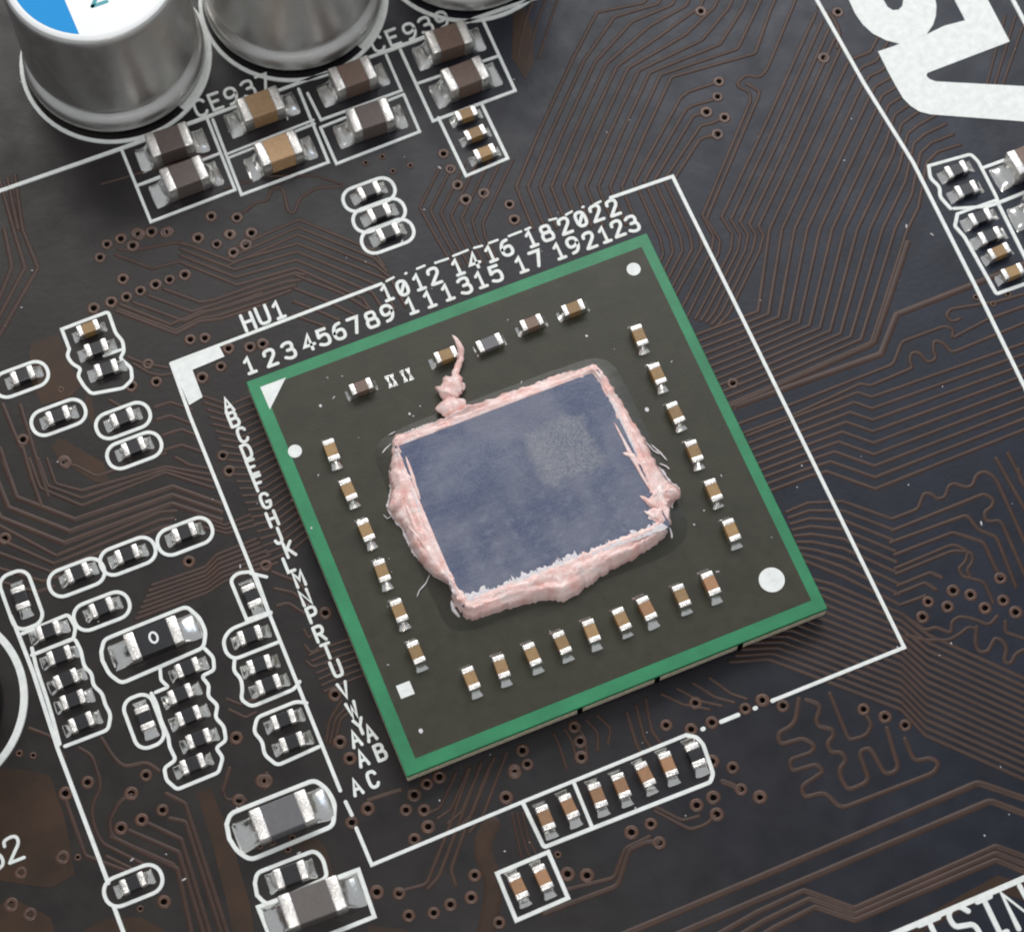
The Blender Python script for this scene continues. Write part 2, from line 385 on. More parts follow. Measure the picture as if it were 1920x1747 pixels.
# lower right fan
B('1520,1085 1560,1095 1690,1150 1740,1190 1960,1290', '1370,1240 1440,1235 1690,1330 1735,1378 1960,1478', 14, .085, .1)
T(px('1498,1310 1490,1358 1458,1374 1462,1396 1508,1383 1528,1398 1522,1410 1480,1424 1484,1446 1532,1432 1545,1446 1502,1474 1508,1495 1548,1484 1576,1516 1752,1448 1761,1430 1745,1420 1714,1428 1697,1385'), .10, .35)
T(px('1512,1312 1540,1320 1530,1350 1534,1361 1561,1367 1563,1380 1550,1393 1558,1411 1579,1409 1587,1427 1574,1440 1576,1458 1590,1482 1631,1464 1610,1409 1631,1400 1660,1453 1686,1443 1663,1365'), .10, .35)
T(px('1556,1300 1592,1388 1626,1378 1634,1357 1626,1344'), .09, .25)
T(px('1150,1760 1420,1646 1834,1467 1960,1510'), .14, .2); T(px('1240,1765 1420,1687 1857,1501 1960,1540'), .14, .2)
B('1300,1778 1420,1710 1508,1669 1602,1703 1868,1586 1960,1620', '1380,1785 1450,1740 1529,1700 1604,1725 1868,1612 1960,1650', 3, .12, .1)
# under the chip, bottom side
B('855,1448 826,1513 800,1526', '950,1410 905,1530 880,1560', 5, .07, .15)
B('880,1440 845,1544 800,1657 750,1670', '920,1430 870,1560 845,1630 855,1660', 3, .08, .2)
B('1038,1375 1050,1400 1062,1440', '1120,1340 1145,1365 1140,1395 1120,1440', 5, .065, .2)
B('1175,1335 1195,1400 1205,1415', '1210,1310 1222,1370 1240,1395', 3, .08, .15)
B('1240,1300 1280,1320 1330,1330', '1330,1270 1370,1300 1400,1310', 4, .07, .1)
T(px('1020,1712 1158,1660 1180,1592 1215,1577 1234,1578'), .11, .2); T(px('1060,1668 1152,1645 1172,1590 1218,1568'), .09, .2)
T(px('1228,1520 1295,1555 1325,1545 1340,1530'), .08, .2); T(px('1225,1510 1280,1538 1310,1530'), .08, .2); T(px('1355,1465 1375,1472 1385,1480'), .12)
T(px('922,1545 905,1575 906,1600 925,1650 922,1700 905,1770'), .34, .3, m=M_POUR)
B('960,1525 970,1570 978,1605', '980,1525 990,1570 1005,1600', 3, .06)
# lower left
T(px('123,1500 160,1604 235,1632'), .09, .1)
B('208,1568 333,1628 362,1760', '312,1488 347,1506 440,1790', 2, .1, .1)
T(px('242,1557 335,1597 385,1760'), .1, .1); T(px('275,1542 340,1573 400,1770'), .1, .1); T(px('318,1534 348,1540 425,1780'), .1, .15); T(px('246,1490 225,1500 204,1540 210,1570 325,1620'), .09, .3)
T(px('190,1383 213,1420 232,1438 275,1428 298,1445'), .09, .3); T(px('148,1402 172,1415 187,1460 188,1478 172,1510 175,1545 190,1580 270,1620'), .08, .3)
T(px('55,1365 95,1380 120,1420'), .08, .2); T(px('200,1605 250,1630 290,1622'), .08)
T(px('430,1440 425,1460 418,1480'), .09, .2); T(px('418,1480 424,1500 450,1495 462,1500'), .06, .2)
B('430,1330 460,1345 480,1335', '425,1310 450,1320 480,1310', 2, .07, .1)
# left side
B('55,860 75,915 153,948 310,886 400,915', '88,860 104,907 152,920 310,875 395,890', 3, .085, .1)
B('5,860 31,932 140,974 323,912 415,945', '-20,930 0,970 120,1018 322,944 415,975', 3, .12, .05)
B('-20,975 105,1042 300,960 330,958', '-20,1030 95,1072 300,990 320,985', 3, .09, .1)
B('-20,1060 80,1090 110,1080', '-20,1085 70,1110 100,1100', 2, .09, .1)
B('5,758 30,820 40,840', '38,760 62,840 90,930', 2, .1)
T(px('42,838 60,900 78,950'), .1); T(px('0,840 30,930'), .1); T(px('122,870 140,872 180,893 310,850'), .08, .2)
for s in ('290,764 318,754 360,768', '294,787 318,779 360,795', '305,816 340,805 372,818', '308,844 340,834 380,848', '330,858 355,872 400,880', '250,682 280,700 300,704 330,700', '205,750 240,770', '240,670 270,682 315,690'): T(px(s), .085, .1)
B('378,742 430,760 465,745 485,738', '505,1050 545,1034 580,1005 600,992', 24, .075, .08)
B('285,1097 385,1063 406,1040 480,1010', '255,1160 390,1110 420,1090 520,1055', 7, .075, .1)
B('370,965 420,985 470,965', '370,985 425,1000 480,985', 3, .07, .1)
B('510,1072 560,1092 580,1115', '520,1135 540,1130 570,1150', 3, .085, .15)
B('580,1228 615,1212 660,1196', '608,1296 640,1282 690,1262', 7, .065, .1)
B('570,1180 580,1200 590,1180', '575,1240 585,1250 620,1240', 3, .07, .25)
B('640,1315 618,1350 612,1390', '665,1330 640,1345 625,1400', 3, .065, .2)
T(px('690,1500 720,1490 752,1480'), .09, .1); T(px('500,1450 505,1465 497,1478'), .09, .2)
# ---- vias
for x0, y0, s in (
    (960, 0, '1490,590 1480,700 1400,810 1530,850 1480,970 1360,85'), (1420, 0, '480,420 580,90'),
    (480, 0, '1350,1110 1400,1220 1450,1335 1640,1395 1510,1440 1825,1475 1860,1585'),
    (0, 0, '1520,1560 1705,1570 1210,1670 1650,1690 1810,1680 1000,1690'),
    (0, 430, '770,110 870,70 985,30 1090,20 1190,25 720,205 955,120 1425,65 1660,40 1560,110 1770,115 1680,170 1810,30 885,360 1330,330 1220,365 1120,400 1010,445 910,490 800,525 675,570 1370,795 1475,785 1645,860 1800,850 1890,825 1065,970 1125,1100 945,1130 1455,1070 1590,990 165,1515 460,1670 1605,1630'),
    (480, 430, '50,830'), (960, 430, '1590,1110'), (0, 860, '470,30 1650,90 35,575 1360,740'), (480, 860, '70,770 500,1110'),
    (1420, 860, '1750,860 1410,950 1535,980 1370,1065 1230,1030 1190,1140 1640,1075 1770,1020 1860,1105'),
    (1420, 1297, '40,60 185,100 765,125 920,180 1065,240 20,760'),
    (960, 1297, '1320,80 1110,240 1290,270 1440,220 1680,120 1800,60 450,250 490,355 500,470 75,420 110,520 20,580 1590,545 1440,500 1650,700 1785,755 1450,760 1330,815 1475,880 1000,950 860,1010 1060,1085 400,1310 540,1320'),
    (480, 1297, '1860,560 1800,760 1140,740 1080,850 1210,850 1240,970 1140,1060 805,840 690,940 70,640 1230,660 1320,610 870,1440 1030,1450 1575,1320 1550,1480 1400,1530 1280,1590 1100,1610 1750,1660 605,360 675,480 570,20'),
    (0, 1297, '1050,600 945,730 1170,850 1020,920 870,980 630,650 470,730 1180,1510 1700,330 450,1190 150,1300 80,1530 215,1600 1720,780 1890,640')):
    for q in tp(x0, y0, s): via(*q, random.uniform(.92, 1.08))
for q in tp(480, 0, '910,1130 790,1175 1110,1195 985,1235') + tp(0, 1297, '1010,1560 560,1190') + tp(0, 430, '440,1155') + tp(960, 1297, '330,1170') + px('488,1585 510,1578 540,1592 548,1570 36,1412 62,1416 1830,558 1862,570 1890,552'): via(*q, .55)

# ------------------------------------------------------------------ white printing
def silk(pts, wd=.16, closed=False, r=0.0, name='printed_line', world=False, rnd=True):
    q = [Vector(p) for p in pts] if world else [Vector(P2(*p)) for p in pts]
    V, Fc = [], []; ribbon_geo(V, Fc, fillet(q, r), silk_prof(wd), closed, rnd)
    return link(name, mesh(name, V, Fc, M_SILK), BOARD)
def S(s, wd=.16, closed=False, r=0.0, name='printed_outline'): return silk(px(s), wd, closed, r, name)
def pill(x, y, v=False, L=2.5, Wd=1.28, wd=.17, rr=None):
    c = P(x, y); a, b = (Wd / 2, L / 2) if v else (L / 2, Wd / 2); r = rr or min(a, b) * .92
    pts = []
    for cx, cy, a0 in ((a - r, b - r, 0), (-a + r, b - r, 90), (-a + r, -b + r, 180), (a - r, -b + r, 270)):
        for k in range(7):
            t = R(a0 + 15 * k); pts.append((c.x + cx + r * math.cos(t), c.y + cy + r * math.sin(t)))
    return silk(pts, wd, True, 0, 'printed_outline', True)
# chip frame
S('321,682 715,533', .17, name='printed_line')
for s in ('725,528 738,521', '760,514 762,513', '782,505 796,499', '816,494 840,486', '850,481 877,470', '889,466 904,462', '917,457 933,451', '954,444 977,435', '985,432 994,428', '1030,414 1043,411', '1061,404 1072,398', '1092,390 1094,389', '1114,385 1126,379'): S(s, .12, name='printed_line')
S('1145,372 1261,332 1695,1214 1455,1311', .18, name='printed_line')
for s in ('1448,1314 1452,1312', '1352,1353 1384,1340', '1415,1328 1417,1327', '1317,1367 1319,1366'): S(s, .2, name='printed_line')
S('1286,1378 980,1503 697,1621 668,1552', .17, name='printed_line')
S('660,1528 648,1503', .17, name='printed_line'); S('638,1482 356,780 321,682', .17, name='printed_line')
def silk_poly(pts, z=.05, name='printed_mark'):
    q = [P2(*p) for p in pts]; n = len(q)
    V = [(x, y, z) for x, y in q] + [(x, y, 0) for x, y in q]
    Fc = [tuple(range(n))] + [(i, n + i, n + (i + 1) % n, (i + 1) % n) for i in range(n)]
    me = mesh(name, V, Fc, M_SILK); bm = bmesh.new(); bm.from_mesh(me); bmesh.ops.recalc_face_normals(bm, faces=bm.faces[:]); bm.faces.ensure_lookup_table()
    if bm.faces[0].normal.z < 0: bmesh.ops.reverse_faces(bm, faces=bm.faces[:])
    bm.to_mesh(me); bm.free()
    return link(name, me, BOARD)
silk_poly(px('322,683 411,649 421,669 361,694 380,745 355,760'), .049, 'printed_corner_mark')
# logo, upper right
lg = [(1520 + a / 4.8, b / 4.8) for a, b in px('300,-140 340,0 400,130 470,230 560,310 680,370 800,400 740,425 605,470 690,640 760,770 830,890 900,960 980,1010 1080,1035 2100,1112 2100,792 1130,740 1070,720 1040,690 1050,662 1790,380 1590,0 1520,-140 1230,-140 1290,0 1390,190 1200,240 1040,318 1100,230 1125,150 1130,60 1120,0 1080,-140 845,-140 832,0 825,60 790,95 740,100 690,70 650,0 610,-140')]
silk_poly(lg, .05, 'printed_logo')['label'] = 'big white logo letters cut by the upper right picture edge'
S('1893,-10 1925,50', .22, name='printed_line')
S('1525,-10 1620,158 1712,306 1830,540 1930,745', .19, name='printed_line')
S('1660,1757 1930,1642', .26, name='printed_line')
# lines along the can capacitors and down the left edge
S('-20,366 228,279 400,216', .2, name='printed_line'); S('400,216 605,140 725,97', .16, name='printed_line'); S('725,97 905,31 1060,-22', .2, name='printed_line')
S('20,1155 28,1172 62,1260 108,1402 203,1655', .19, name='printed_line'); S('214,1700 240,1770', .19, name='printed_line')
# boxes of the big ceramic capacitors
S('228,281 283,417 441,357 388,222', .15); S('260,348 411,289', .13); S('260,348 300,334', .14)
S('399,225 453,366 616,305 560,168', .15); S('423,291 588,226', .12); S('426,298 590,233', .12)
S('577,176 602,226 753,171 724,104', .14); S('601,240 631,308 787,248 757,178', .15); S('601,240 757,178', .13)
S('751,95 812,228 966,171 905,38', .16); S('785,157 932,107', .14)
S('822,222 874,331 952,298 903,196', .16)
# can circles + white halves
def ring(c, r, a0, a1, wd, name='printed_circle'):
    silk([(c[0] + r * math.cos(R(a0 + (a1 - a0) * k / 60)), c[1] + r * math.sin(R(a0 + (a1 - a0) * k / 60))) for k in range(61)], wd, False, 0, name, True)
CANS = [(-9.37, 27.62), (-.62, 27.50), (8.1, 27.36)]
for c in CANS:
    ring(c, 4.36, 0, 359.9, .2)
    V = [(c[0] + rr * math.cos(R(a)), c[1] + rr * math.sin(R(a)), .046) for a in range(-62, 61, 3) for rr in (2.6, 4.36)]
    link('printed_half_circle', mesh('printed_half_circle', V, [(i, i + 1, i + 3, i + 2) for i in range(0, len(V) - 2, 2)], M_SILK), BOARD)
ring((-26.83, 1.35), 4.05, -80, 80, .34)

# stroke lettering
GL = {
 '0': ['~c .3,1 .05,.9 0,.5 .05,.1 .3,0 .55,.1 .6,.5 .55,.9', '.08,.2 .52,.8'],
 'O': ['~c .3,1 .02,.95 0,.5 .02,.05 .3,0 .58,.05 .6,.5 .58,.95'],
 '1': ['.1,.8 .32,1 .32,0', '.1,0 .54,0'],
 '2': ['~ .02,.75 .05,1 .55,1.05 .62,.7 .3,.35 .0,0', '0,0 .6,0'],
 '3': ['~ .02,.9 .2,1.03 .6,1.0 .58,.55 .25,.53', '~ .25,.53 .62,.53 .64,.05 .3,-.05 .0,.12'],
 '4': ['.42,0 .42,1 .0,.3 .62,.3'],
 '5': ['.55,1 .08,1 .04,.55', '~ .04,.55 .3,.68 .62,.6 .62,.05 .3,-.05 .0,.1'],
 '6': ['~ .5,1 .2,.95 0,.6 0,.1 .3,-.05 .62,.08 .6,.55 .3,.6 .02,.42'],
 '7': ['.0,1 .6,1 .25,0'],
 '8': ['~c .3,1 .04,.96 .04,.56 .3,.54 .56,.56 .56,.96', '~c .3,.53 -.02,.5 -.02,.02 .3,0 .62,.02 .62,.5'],
 '9': ['~ .1,0 .4,.05 .6,.4 .6,.9 .3,1.05 -.02,.92 .0,.45 .3,.4 .58,.58'],
 'A': ['0,0 .3,1 .6,0', '.12,.35 .48,.35'], 'B': ['0,0 0,1', '~ 0,1 .55,1.02 .55,.55 .0,.54', '~ 0,.54 .62,.56 .62,-.02 0,0'],
 'C': ['~ .58,.82 .45,1.02 .05,1.0 -.02,.5 .05,.0 .45,-.02 .58,.18'], 'D': ['0,0 0,1', '~ 0,1 .5,1.02 .62,.5 .5,-.02 0,0'],
 'E': ['.55,1 0,1 0,0 .55,0', '0,.52 .42,.52'], 'F': ['.55,1 0,1 0,0', '0,.52 .42,.52'],
 'G': ['~ .58,.82 .45,1.02 .05,1.0 -.02,.5 .05,.0 .5,-.02 .6,.3', '.6,.4 .34,.4'], 'H': ['0,0 0,1', '.58,0 .58,1', '0,.52 .58,.52'],
 'J': ['~ .48,1 .48,.6 .48,.0 .1,-.04 .0,.22'], 'K': ['0,0 0,1', '.55,1 .02,.45', '.16,.58 .58,0'], 'L': ['0,1 0,0 .5,0'],
 'M': ['0,0 0,1 .3,.45 .6,1 .6,0'], 'N': ['0,0 0,1 .56,0 .56,1'], 'P': ['0,0 0,1', '~ 0,1 .6,1.02 .6,.45 .0,.46'],
 'R': ['0,0 0,1', '~ 0,1 .6,1.02 .6,.48 .0,.48', '.3,.48 .6,0'], 'T': ['0,1 .6,1', '.3,1 .3,0'], 'U': ['~ 0,1 0,.5 .02,.0 .3,-.05 .58,.0 .6,.5 .6,1'],
 'V': ['0,1 .3,0 .6,1'], 'W': ['0,1 .15,0 .3,.7 .45,0 .6,1'], 'Y': ['0,1 .3,.48 .6,1', '.3,.48 .3,0'],
 'I': ['.1,1 .5,1', '.3,1 .3,0', '.1,0 .5,0'], 'S': ['~ .58,.82 .4,1.05 .02,1.0 .02,.58 .3,.52 .6,.45 .6,.0 .25,-.05 .0,.15'],
}
def chaikin(p, closed, it=2):
    p = [Vector(q) for q in p]
    for _ in range(it):
        n = len(p); q = []
        for i in range(n if closed else n - 1):
            a, b = p[i], p[(i + 1) % n]; q += [a * .75 + b * .25, a * .25 + b * .75]
        if not closed: q = [p[0]] + q + [p[-1]]
        p = q
    return p
def glyph(ch, x, y, h=.72, wd=.13, wide=1.0, name='printed_digit', rot=0.0):
    c = P(x, y); V, Fc = [], []
    for s in GL[ch]:
        cl = s.startswith('~c'); sm = s.startswith('~')
        pts = px(s[2 if cl else 1:] if sm else s)
        q = chaikin(pts, cl) if sm else [Vector(p) for p in pts]
        ca, sa = math.cos(rot), math.sin(rot)
        q = [Vector((c.x + ((v.x - .3) * ca * wide - (v.y - .5) * sa) * h, c.y + ((v.x - .3) * sa * wide + (v.y - .5) * ca) * h)) for v in q]
        ribbon_geo(V, Fc, q, silk_prof(wd), cl)
    return link(name, mesh(name, V, Fc, M_SILK), BOARD)
for ch, x, y in [('1',468,686),('2',507,672),('3',541,658),('4',578,643),('5',606,633),('6',635,622),('7',665,611),('8',697,600),('9',727,588),('1',725,550),('0',755,541),('1',785,530),('2',814,519),('1',771,574),('1',805,562),('1',858,502),('4',888,490),('1',839,549),('3',871,537),('1',920,477),('6',949,466),('1',901,526),('5',929,514),('1',977,497),('7',1006,486),('1',996,449),('8',1025,438),('1',1048,472),('9',1075,461),('2',1059,425),('0',1089,412),('2',1105,452),('1',1133,441),('2',1118,401),('2',1149,391),('2',1158,430),('3',1185,421)]:
    glyph(ch, x, y, .74, .165, 1.0)
for ch, x, y in [('A',427,760),('B',438,787),('C',455,816),('D',463,847),('E',474,876),('F',486,906),('G',498,939),('H',511,973),('J',521,1005),('K',543,1030),('L',543,1058),('M',561,1086),('N',573,1120),('P',586,1152),('R',599,1188),('T',614,1221),('U',631,1253),('V',645,1294),('W',661,1331),('Y',675,1362),('A',666,1385),('A',694,1374),('A',679,1421),('B',713,1410),('A',668,1475),('C',699,1461)]:
    glyph(ch, x, y, .66, .152, .90, 'printed_letter')
for ch, x, y in (('H', 466, 604), ('U', 493, 591), ('1', 522, 582)): glyph(ch, x, y, .80, .16, .95, 'printed_letter')
for ch, x, y in (('C', 376, 203), ('E', 405, 191), ('9', 434, 181), ('3', 465, 168), ('7', 494, 156), ('C', 708, 83), ('E', 738, 71), ('9', 769, 60), ('3', 798, 49), ('9', 829, 38)): glyph(ch, x, y, .82, .14, 1.0, 'printed_letter')
glyph('2', 25, 1592, .98, .15, 1.05); glyph('6', -12, 1608, .98, .15, 1.05)
for ch, x, y in (('T', 1757, 1760), ('S', 1808, 1736), ('I', 1860, 1718), ('N', 1912, 1700)): glyph(ch, x, y, 1.55, .24, .95, 'printed_letter')

# ------------------------------------------------------------------ small chip components
def fillet_mesh(name, Wd, H, pl, top=.62, power=2.0, wid=1.06):
    """solder wedge from x = 0 (the end face) to x = pl"""
    V, Fc = [], []; nx, ny = 11, 12
    for i in range(nx + 1):
        t = i / nx; x = -.02 + (pl + .02) * t
        z = (H * top) * (1 - t) ** power
        dome = .16 * (pl / .6) * (1 - t ** 5)
        for j in range(ny + 1):
            v = -1 + 2 * j / ny
            hw = Wd / 2 * (wid - .03 * (1 - t))
            zz = z * (1 - .45 * v * v) + dome * (1 - .35 * v * v - .5 * v ** 6) if abs(v) < 1 else -.002
            if i == nx: zz = -.002
            V.append((x - (.05 * v * v * pl if i >= nx - 1 else 0), v * hw, zz))
    for i in range(nx):
        for j in range(ny):
            a = i * (ny + 1) + j; Fc.append((a, a + ny + 1, a + ny + 2, a + 1))
    return mesh(name, V, Fc, M_SOLDER, True)
_kinds = {}
def kind(key, L, Wd, H, term, pl, body, bev=.04, proud=.018, top=.62, power=2.0, res=False):
    e = L / 2
    d = {}
    d['body'] = rbox('body', (-e + term * .5, -Wd / 2, .03), (e - term * .5, Wd / 2, H), body, bev * .6, 2)
    d['cap'] = rbox('end_cap', (-term / 2, -Wd / 2 - proud, .015), (term / 2, Wd / 2 + proud, H + proud), M_TIN, bev, 3)
    d['cap'].polygons.foreach_set('use_smooth', [True] * len(d['cap'].polygons))
    d['sol'] = [fillet_mesh('solder_joint', Wd, H, pl * f, top * g, power) for f, g in ((1, 1), (.93, 1.15), (1.05, .9))]
    d['x'] = e - term / 2; d['e'] = e; d['H'] = H
    _kinds[key] = d
kind('c0805_brown', 2.0, 1.22, 1.10, .46, .68, M_BROWN, .09, .03, .46, 3.2)
kind('c0805_dark', 2.0, 1.22, 1.10, .46, .68, M_DKBROWN, .09, .03, .46, 3.2)
kind('c0805_tan', 2.0, 1.22, 1.05, .46, .68, M_TAN, .09, .03, .46, 3.2)
kind('c1206_grey', 2.5, 1.36, .92, .54, .82, M_GREYC, .08, .02, .5, 2.8)
kind('c1206_brown', 2.55, 1.42, .98, .54, .82, M_BGREY, .08, .02, .5, 2.8)
kind('c0402_ochre', 1.0, .50, .50, .24, .26, M_OCHRE, .04, .015)
kind('c0402_tan', 1.0, .50, .50, .24, .22, M_OCHRE, .04, .015)
kind('c0402_brown', 1.0, .50, .50, .24, .22, M_BROWN, .04, .015)
kind('c0402_grey', 1.15, .55, .38, .25, .16, M_GREYC, .04, .015)
kind('c0402_orange', 1.05, .52, .50, .25, .30, M_ORANGE, .04, .015)
kind('r0402', 1.04, .58, .36, .29, .34, M_BLACK, .06, .025, .75, 2.2)
kind('r0603', 1.42, .82, .42, .40, .32, M_BLACK, .09, .02, .8, 1.7)
kind('r1206', 2.35, 1.2, .56, .46, .78, M_BLACK, .05, .015, .45, 3.2)
kind('r0805b', 2.0, 1.2, .6, .42, .6, M_BLACK, .05, .02)
def put_parts(root, key, base_z=0.0):
    d = _kinds[key]
    for s in (-1, 1):
        c = link('end_cap', d['cap'], root, (s * d['x'], 0, base_z))
        q = link('solder_joint', random.choice(d['sol']), root, (s * d['e'], 0, base_z), 0 if s > 0 else math.pi)
        q.scale = (1, random.uniform(.94, 1.04), random.uniform(.9, 1.1))
def comp(name, key, x, y, v, label, cat, group=None, ztop=None):
    d = _kinds[key]; p = P(x, y, d['H'] if ztop is None else ztop)
    t = thing(name, label, cat, (p.x, p.y, 0), (math.pi / 2 if v else 0) + R(random.uniform(-2.6, 2.6)), group)
    link('body', d['body'], t); put_parts(t, key)
    return t
GBIG = 'large ceramic capacitors by the cans'
for x, y, k, lb in (
    (317, 261, 'dark', 'dark brown ceramic capacitor touching the first can, upper one of the lower left box'),
    (345, 325, 'dark', 'dark brown ceramic capacitor in the lower half of the leftmost box below the first can'),
    (488, 194, 'tan', 'light tan ceramic capacitor standing against the 937 lettering, upper of the two tan ones'),
    (522, 277, 'tan', 'light tan ceramic capacitor below its tan twin, lower one of the second box'),
    (661, 137, 'brown', 'brown ceramic capacitor touching the middle can on its lower right'),
    (694, 215, 'dark', 'dark brown ceramic capacitor in the third box, below the one touching the middle can'),
    (841, 69, 'brown', 'brown ceramic capacitor directly below the last digit of the 939 lettering'),
    (872, 138, 'brown', 'brown ceramic capacitor just above the box of three tiny capacitors')):
    comp('ceramic_capacitor', 'c0805_' + k, x, y, False, lb, 'capacitor', GBIG)
GS = 'tiny tan capacitors in the small upper box'
for x, y, lb in ((874, 212, 'tiny tan capacitor at the top of the box of three'), (891, 248, 'tiny tan capacitor in the middle of the box of three'), (909, 284, 'tiny tan capacitor at the bottom of the box of three')):
    comp('ceramic_capacitor', 'c0402_ochre', x, y, False, lb, 'capacitor', GS)
comp('ceramic_capacitor', 'c0402_ochre', 165, 614, False, 'tiny tan capacitor at the top of the square cornered outline left of the chip', 'capacitor', 'tiny capacitors left of the chip')
GB = 'upright orange capacitors below the chip'
for x, y, lb in ((1023, 1532, 'leftmost orange capacitor in the long box below the chip'), (1067, 1511, 'second orange capacitor in the long box, just left of its dividing line'),
    (1121, 1490, 'orange capacitor just right of the dividing line of the long box'), (1165, 1472, 'second orange capacitor right of the dividing line of the long box'),
    (1210, 1451, 'third orange capacitor right of the dividing line of the long box'), (1253, 1432, 'orange capacitor beside the black resistor in the long box'),
    (972, 1661, 'left orange capacitor in the small square box below the long box'), (1018, 1644, 'right orange capacitor in the small square box below the long box')):
    comp('ceramic_capacitor', 'c0402_orange', x, y, True, lb, 'capacitor', GB)
GR2 = 'tiny tan capacitors by the right edge'
for x, y, lb in ((1874, 470, 'tiny tan capacitor second from the bottom of the right edge column'), (1899, 508, 'tiny tan capacitor at the bottom of the right edge column')):
    comp('ceramic_capacitor', 'c0402_ochre', x, y, False, lb, 'capacitor', GR2)
comp('ceramic_capacitor', 'c0805_brown', 1935, 292, False, 'large ceramic capacitor cut by the right picture edge, upper of two', 'capacitor', 'large capacitors at the right edge')
comp('ceramic_capacitor', 'c0805_brown', 1968, 372, False, 'large ceramic capacitor mostly beyond the right picture edge, lower of two', 'capacitor', 'large capacitors at the right edge')
t = comp('ceramic_capacitor', 'c1206_grey', 529, 1527, False, 'long grey ceramic block in the big rounded outline left of the frame corner', 'capacitor', 'long ceramic capacitors at the bottom')
t = comp('ceramic_capacitor', 'c1206_brown', 586, 1690, False, 'long grey brown ceramic block in the square cornered box at the bottom edge', 'capacitor', 'long ceramic capacitors at the bottom')
GRS = 'tiny black chip resistors'
RES = [
 (43, 704, 0, 'tiny black resistor in the rounded outline cut by the left picture edge'),
 (109, 779, 0, 'tiny black resistor alone in a rounded outline left of the paired ones'),
 (181, 653, 0, 'tiny black resistor right below the tiny tan capacitor left of the chip'),
 (200, 691, 0, 'tiny black resistor at the bottom of the outline topped by a tan capacitor'),
 (230, 783, 0, 'upper tiny black resistor of the joined pair left of the white corner mark'),
 (251, 838, 0, 'lower tiny black resistor of the joined pair left of the white corner mark'),
 (692, 358, 0, 'top tiny black resistor of the three stacked outlines above the chip frame'),
 (711, 399, 0, 'middle tiny black resistor of the three stacked outlines above the chip frame'),
 (728, 436, 0, 'bottom tiny black resistor of the three stacked outlines above the chip frame'),
 (146, 1074, 0, 'tiny black resistor at the lower left end of the row of three pills'),
 (239, 1039, 0, 'tiny black resistor in the middle of the row of three pills'),
 (346, 998, 0, 'tiny black resistor at the upper right end of the row of three pills'),
 (191, 1139, 0, 'tiny black resistor in the lone pill above the large zero resistor'),
 (39, 1121, 1, 'upright tiny black resistor by the left picture edge'),
 (91, 1182, 0, 'tiny black resistor in the box under the upright one at the left edge'),
 (112, 1229, 0, 'first tiny black resistor of the wavy column beside the big ring'),
 (125, 1273, 0, 'second tiny black resistor of the wavy column beside the big ring'),
 (137, 1312, 0, 'third tiny black resistor of the wavy column beside the big ring'),
 (153, 1354, 0, 'last tiny black resistor of the wavy column beside the big ring'),
 (352, 1252, 0, 'tiny black resistor right below the large zero resistor'),
 (339, 1301, 0, 'second tiny black resistor of the column under the large zero resistor'),
 (354, 1342, 0, 'third tiny black resistor of the column under the large zero resistor'),
 (373, 1385, 0, 'fourth tiny black resistor of the column under the large zero resistor'),
 (362, 1432, 0, 'bottom tiny black resistor of the column under the large zero resistor'),
 (272, 1346, 1, 'upright tiny black resistor left of the column under the zero resistor'),
 (472, 1117, 1, 'upright tiny black resistor touching the printed frame left of the letter N'),
 (469, 1191, 0, 'tiny black resistor in the pill below the upright one at the frame'),
 (487, 1246, 0, 'upper tiny black resistor of the first wavy pair along the frame'),
 (504, 1283, 0, 'lower tiny black resistor of the first wavy pair along the frame'),
 (532, 1349, 0, 'upper tiny black resistor of the second wavy pair along the frame'),
 (548, 1391, 0, 'lower tiny black resistor of the second wavy pair along the frame'),
 (250, 1655, 0, 'tiny black resistor in the pill at the lower left on the long printed line'),
 (1304, 1416, 1, 'upright tiny black resistor at the rounded end of the long box below the chip'),
 (1793, 319, 0, 'top tiny black resistor of the outline near the right edge below the logo'),
 (1812, 356, 0, 'second tiny black resistor of the outline near the right edge below the logo'),
 (1838, 408, 0, 'tiny black resistor at the top of the right edge column with two tan capacitors'),
 (1856, 443, 0, 'tiny black resistor directly above the two tan capacitors at the right edge')]
for x, y, v, lb in RES:
    comp('chip_resistor', 'r0402', x, y, bool(v), lb, 'resistor', GRS, .25)
comp('chip_resistor', 'r0603', 545, 1638, False, 'small dark resistor with round silvery ends between the two long ceramic blocks', 'resistor')
zr = comp('chip_resistor', 'r1206', 288, 1195, False, 'large black resistor printed with a single white zero, in a rounded outline', 'resistor')
V, Fc = [], []
ribbon_geo(V, Fc, [(.16 * math.cos(a * math.pi / 12), .235 * math.sin(a * math.pi / 12)) for a in range(24)], [(-.05, .575), (-.045, .588), (.045, .588), (.05, .575)], True)
link('printed_zero', mesh('printed_zero', V, Fc, M_LABEL), zr)

# outlines of the resistors
for x, y, v in ((40, 712, 0), (110, 783, 0), (231, 789, 0), (252, 845, 0), (692, 366, 0), (711, 405, 0), (727, 444, 0), (144, 1083, 0), (240, 1043, 0), (347, 1006, 0), (191, 1146, 0), (250, 1660, 0)):
    pill(x, y, v, 2.42, 1.22)
pill(40, 1125, 1, 2.6, 1.3, .17, .5); pill(270, 1352, 1, 2.3, 1.25, .17, .5)
S('116,618 203,585 217,625 230,640 233,660 225,672 246,690 248,712 232,728 172,739 158,725 146,705 152,692 135,682 126,668 130,655', .17, True, .15)
S('195,668 228,656', .14)
S('42,1188 128,1152 142,1176 138,1198 60,1228', .17, False, .15); S('60,1228 140,1196 152,1220 158,1250 172,1262 175,1285 192,1300 197,1320 208,1340 203,1368 122,1399', .17, False, .2)
S('60,1215 68,1250 78,1280 88,1310 100,1350 112,1395', .17)
